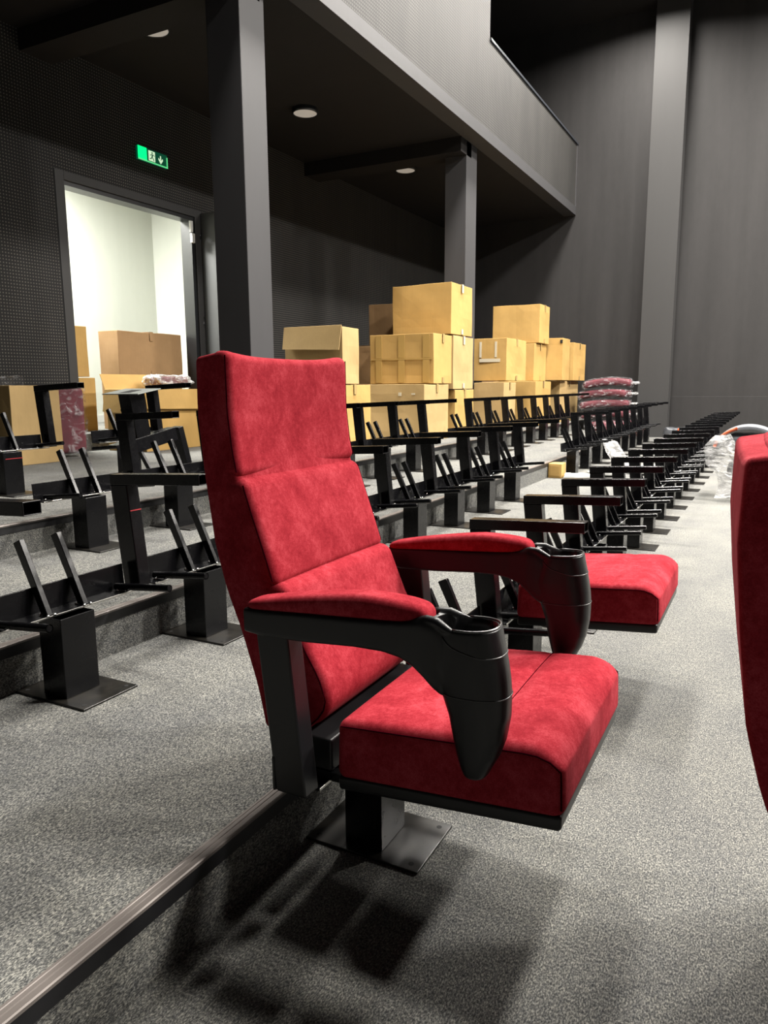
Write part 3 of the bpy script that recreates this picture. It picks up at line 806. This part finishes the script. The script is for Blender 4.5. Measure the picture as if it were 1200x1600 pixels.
# ------------------------------------------------------------------ wrapped cushions, bags, scraps
def lump(bm, size, r, amp, freq, seed, cuts=(14, 14, 8), warp2=None, mi=0):
    sd = Vector((seed, seed * 1.7, seed * .3))
    def wp(p):
        n_ = noise.noise_vector(p * freq + sd) + noise.noise_vector(p * freq * 2.7 + sd) * .5
        q = p + n_ * amp
        return warp2(q) if warp2 else q
    rbox(bm, size, r, cuts, wp, mi)
def wrapped(name, loc, rot, size, label, seed, group=None, film='film', amp=.008, sag=0.0, tail=True):
    t = empty(name, loc, rot); tag(t, label, 'cushion', group)
    f = lambda q: Vector((q.x, q.y, q.z + sag * (1 - (2 * q.x / size[0]) ** 2)))
    bm = new(); lump(bm, size, min(size) * .42, amp * .6, 5, seed, warp2=f); link('cushion', bm, M['maroon'], t)
    bm = new(); lump(bm, tuple(s + .03 for s in size), min(size) * .4, amp * 2.2, 16, seed + 3, (22, 22, 10), warp2=f); link('plastic_wrap', bm, M[film], t)
    # gathered tail of the bag
    if tail: bm = new(); lump(bm, (.14, size[1] * .6, .03), .012, .014, 22, seed + 9, (10, 10, 4), warp2=lambda q: Vector((q.x + size[0] / 2 + .05, q.y, q.z + sag * .2 - .01)))
    if tail: link('bag_end', bm, M['film_milky'], t)
    return t
GM = 'maroon cushions wrapped in plastic'
for k, (zz, dx, sag, ln, lab) in enumerate(((.39, .10, .03, .78, 'bottom maroon wrapped cushion of the pile by the far wall'),
                                       (.56, .02, .03, .80, 'second lowest maroon wrapped cushion of the pile by the far wall'),
                                       (.73, 0, .03, .80, 'third maroon wrapped cushion of the pile by the far wall'),
                                       (.90, -.02, .03, .80, 'fourth maroon wrapped cushion, below the topmost one by the far wall'),
                                       (1.07, .03, .045, .76, 'topmost maroon wrapped cushion of the pile by the far wall'))):
    wrapped('wrapped_cushion', (-2.56 + dx, 12.95, zz), (0, math.radians(-3), math.radians(4 * (-1) ** k)), (ln, .46, .115), lab, 11 + k * 5, GM, sag=sag)
wrapped('wrapped_cushion', (-2.28, 12.2, .40), (0, 0, .1), (.55, .42, .14), 'small maroon wrapped cushion lying before the pile at the far wall', 71, GM)
wrapped('wrapped_cushion', (-5.50, 4.47, Z3 + .32), (math.radians(90), math.radians(0), math.radians(90 - 4)), (.36, .58, .10), 'maroon cushion in clear plastic standing upright beside the left carton', 41, GM, tail=False)
t = wrapped('wrapped_cushion', (-5.55, 5.78, 1.12), (0, 0, math.radians(86)), (.40, .24, .09), 'small wrapped cushion resting on the open carton before the doorway', 51, GM, film='film_milky')
bm = new(); lump(bm, (.26, .30, .07), .03, .018, 12, 5, (16, 16, 6)); o = link('plastic_bag', bm, M['film']); o.location = (-5.55, 3.90, 1.115); tag(o, 'crumpled clear plastic bag on top of the far left carton', 'plastic bag')
def sheet(name, pts, wid, label, seed, m='film_milky', amp=.03, wdir=(1, 0, 0), cat='plastic bag', widths=None):
    """hanging crumpled sheet following pts, with two layers"""
    bm = new(); nU, nV = 18, 26; wd = Vector(wdir)
    sd = Vector((seed, seed * .7, 2))
    grid = {}
    for lay in (0, 1):
        for j in range(nV + 1):
            s = j / nV * (len(pts) - 1); i = min(int(s), len(pts) - 2); k = s - i
            c = Vector(pts[i]).lerp(Vector(pts[i + 1]), k)
            w_ = wid if widths is None else widths[i] + (widths[i + 1] - widths[i]) * k
            for i2 in range(nU + 1):
                u = i2 / nU * 2 - 1
                p = c + wd * (u * w_ / 2)
                d = noise.noise_vector(p * 6 + sd + Vector((lay * 9, 0, 0))) + noise.noise_vector(p * 17 + sd) * .5
                off = Vector((0, (1 if lay else -1) * (.03 * (1 - u * u)), 0))
                if abs(u) > .99: d *= .4
                q = p + d * amp + off
                grid[(lay, j, i2)] = bm.verts.new(q)
    for lay in (0, 1):
        for j in range(nV):
            for i2 in range(nU):
                f = bm.faces.new((grid[(lay, j, i2)], grid[(lay, j, i2 + 1)], grid[(lay, j + 1, i2 + 1)], grid[(lay, j + 1, i2)])); f.smooth = True
    o = link(name, bm, M[m]); tag(o, label, cat); return o
sheet('plastic_bag', [(-1.70, 8.75, .44), (-1.66, 8.72, .42), (-1.58, 8.66, .30), (-1.50, 8.60, .20), (-1.42, 8.5, .18)], .16, 'white crumpled plastic bag draped against a post on the first step', 4, amp=.02, widths=[.10, .16, .20, .20, .24])
# papers scattered on the first step
for k, (x, y, a, m, lab) in enumerate(((-1.62, 7.12, 10, 'paper', 'white sheet next to the tiny open carton'), (-1.45, 7.50, 40, 'paper', 'white crumpled sheet in the middle of the scattered papers'),
                                  (-1.42, 7.90, 70, 'blue_paper', 'pale blue sheet among the scattered papers'), (-1.12, 8.25, 20, 'paper', 'white sheet at the far right of the scattered papers'),
                                  (-1.13, 7.86, 55, 'paper', 'white sheet nearest the step edge among the papers'))):
    bm = new(); lump(bm, (.28, .24, .03), .008, .014, 9, 20 + k, (10, 10, 2)); o = link('paper_sheet', bm, M[m]); o.location = (x, y, Z1 + .030); o.rotation_euler = (0, 0, math.radians(a)); tag(o, lab, 'paper', 'scattered papers')
# orange and black tool bag at the far wall
t = empty('tool_bag', (-1.42, 13.1, Z1)); t.scale = (1.5, 1.3, 1.35); tag(t, 'small black and orange bag on the floor at the foot of the pilaster', 'bag')
bm = new(); lump(bm, (.28, .22, .14), .05, .015, 9, 2, warp2=lambda q: q + Vector((0, 0, .08))); link('bag_body', bm, M['dark_shell'], t)
bm = new(); lump(bm, (.14, .18, .09), .03, .015, 12, 6, warp2=lambda q: q + Vector((.08, -.05, .10))); link('flap', bm, M['orange'], t)
# heap at the right: grey shells, foam, plastic
def arch(bm, R, th, wid, a0, a1, n=30, sq=.6):
    L = []
    for k in range(n + 1):
        a = math.radians(a0 + (a1 - a0) * k / n); c, s = math.cos(a), math.sin(a)
        L.append([(R * c, -wid / 2, R * s * sq), (R * c, wid / 2, R * s * sq), ((R - th) * c, wid / 2, (R - th) * s * sq), ((R - th) * c, -wid / 2, (R - th) * s * sq)])
    add_loft(bm, L)
t = empty('seat_shell', (-.20, 7.75, .44)); tag(t, 'pale grey arched plastic seat shell with orange edge on top of the heap at right', 'seat shell')
bm = new(); arch(bm, .30, .05, .40, 5, 172, sq=.80); link('shell', bm, M['grey_shell'], t, .008, recalc=True)
bm = new(); add_tube(bm, [(.285 * math.cos(math.radians(a)), -.205, .285 * .8 * math.sin(math.radians(a))) for a in range(110, 172, 6)], .014, 8); link('orange_edge', bm, M['orange'], t)
bm = new(); lump(bm, (.36, .36, .16), .06, .008, 6, 8, warp2=lambda q: q + Vector((-.02, 0, .08))); o = link('inner_pad', bm, M['grey_shell'], t)
bm = new(); lump(bm, (.34, .36, .07), .03, .006, 6, 9); o = link('foam_cushion', bm, M['cream']); o.location = (-.18, 7.72, .405); tag(o, 'cream foam cushion sandwiched in the heap at right', 'cushion')
bm = new(); lump(bm, (.38, .44, .20), .07, .006, 5, 10); o = link('seat_shell', bm, M['dark_shell']); o.location = (-.17, 7.74, .262); tag(o, 'dark grey rounded seat shell near the bottom of the heap at right', 'seat shell')
bm = new(); lump(bm, (.30, .34, .14), .04, .016, 9, 12); o = link('wrapping', bm, M['yellow']); o.location = (-.14, 7.72, .085); tag(o, 'yellowish crumpled wrapping under the heap at right', 'wrapping')
sheet('plastic_bag', [(-.40, 7.40, .60), (-.42, 7.37, .50), (-.41, 7.35, .32), (-.36, 7.34, .24), (-.33, 7.33, .12), (-.31, 7.30, .035)], .3, 'long clear plastic bag hanging from the grey heap down to the floor', 14, amp=.022, widths=[.12, .27, .24, .13, .17, .26])
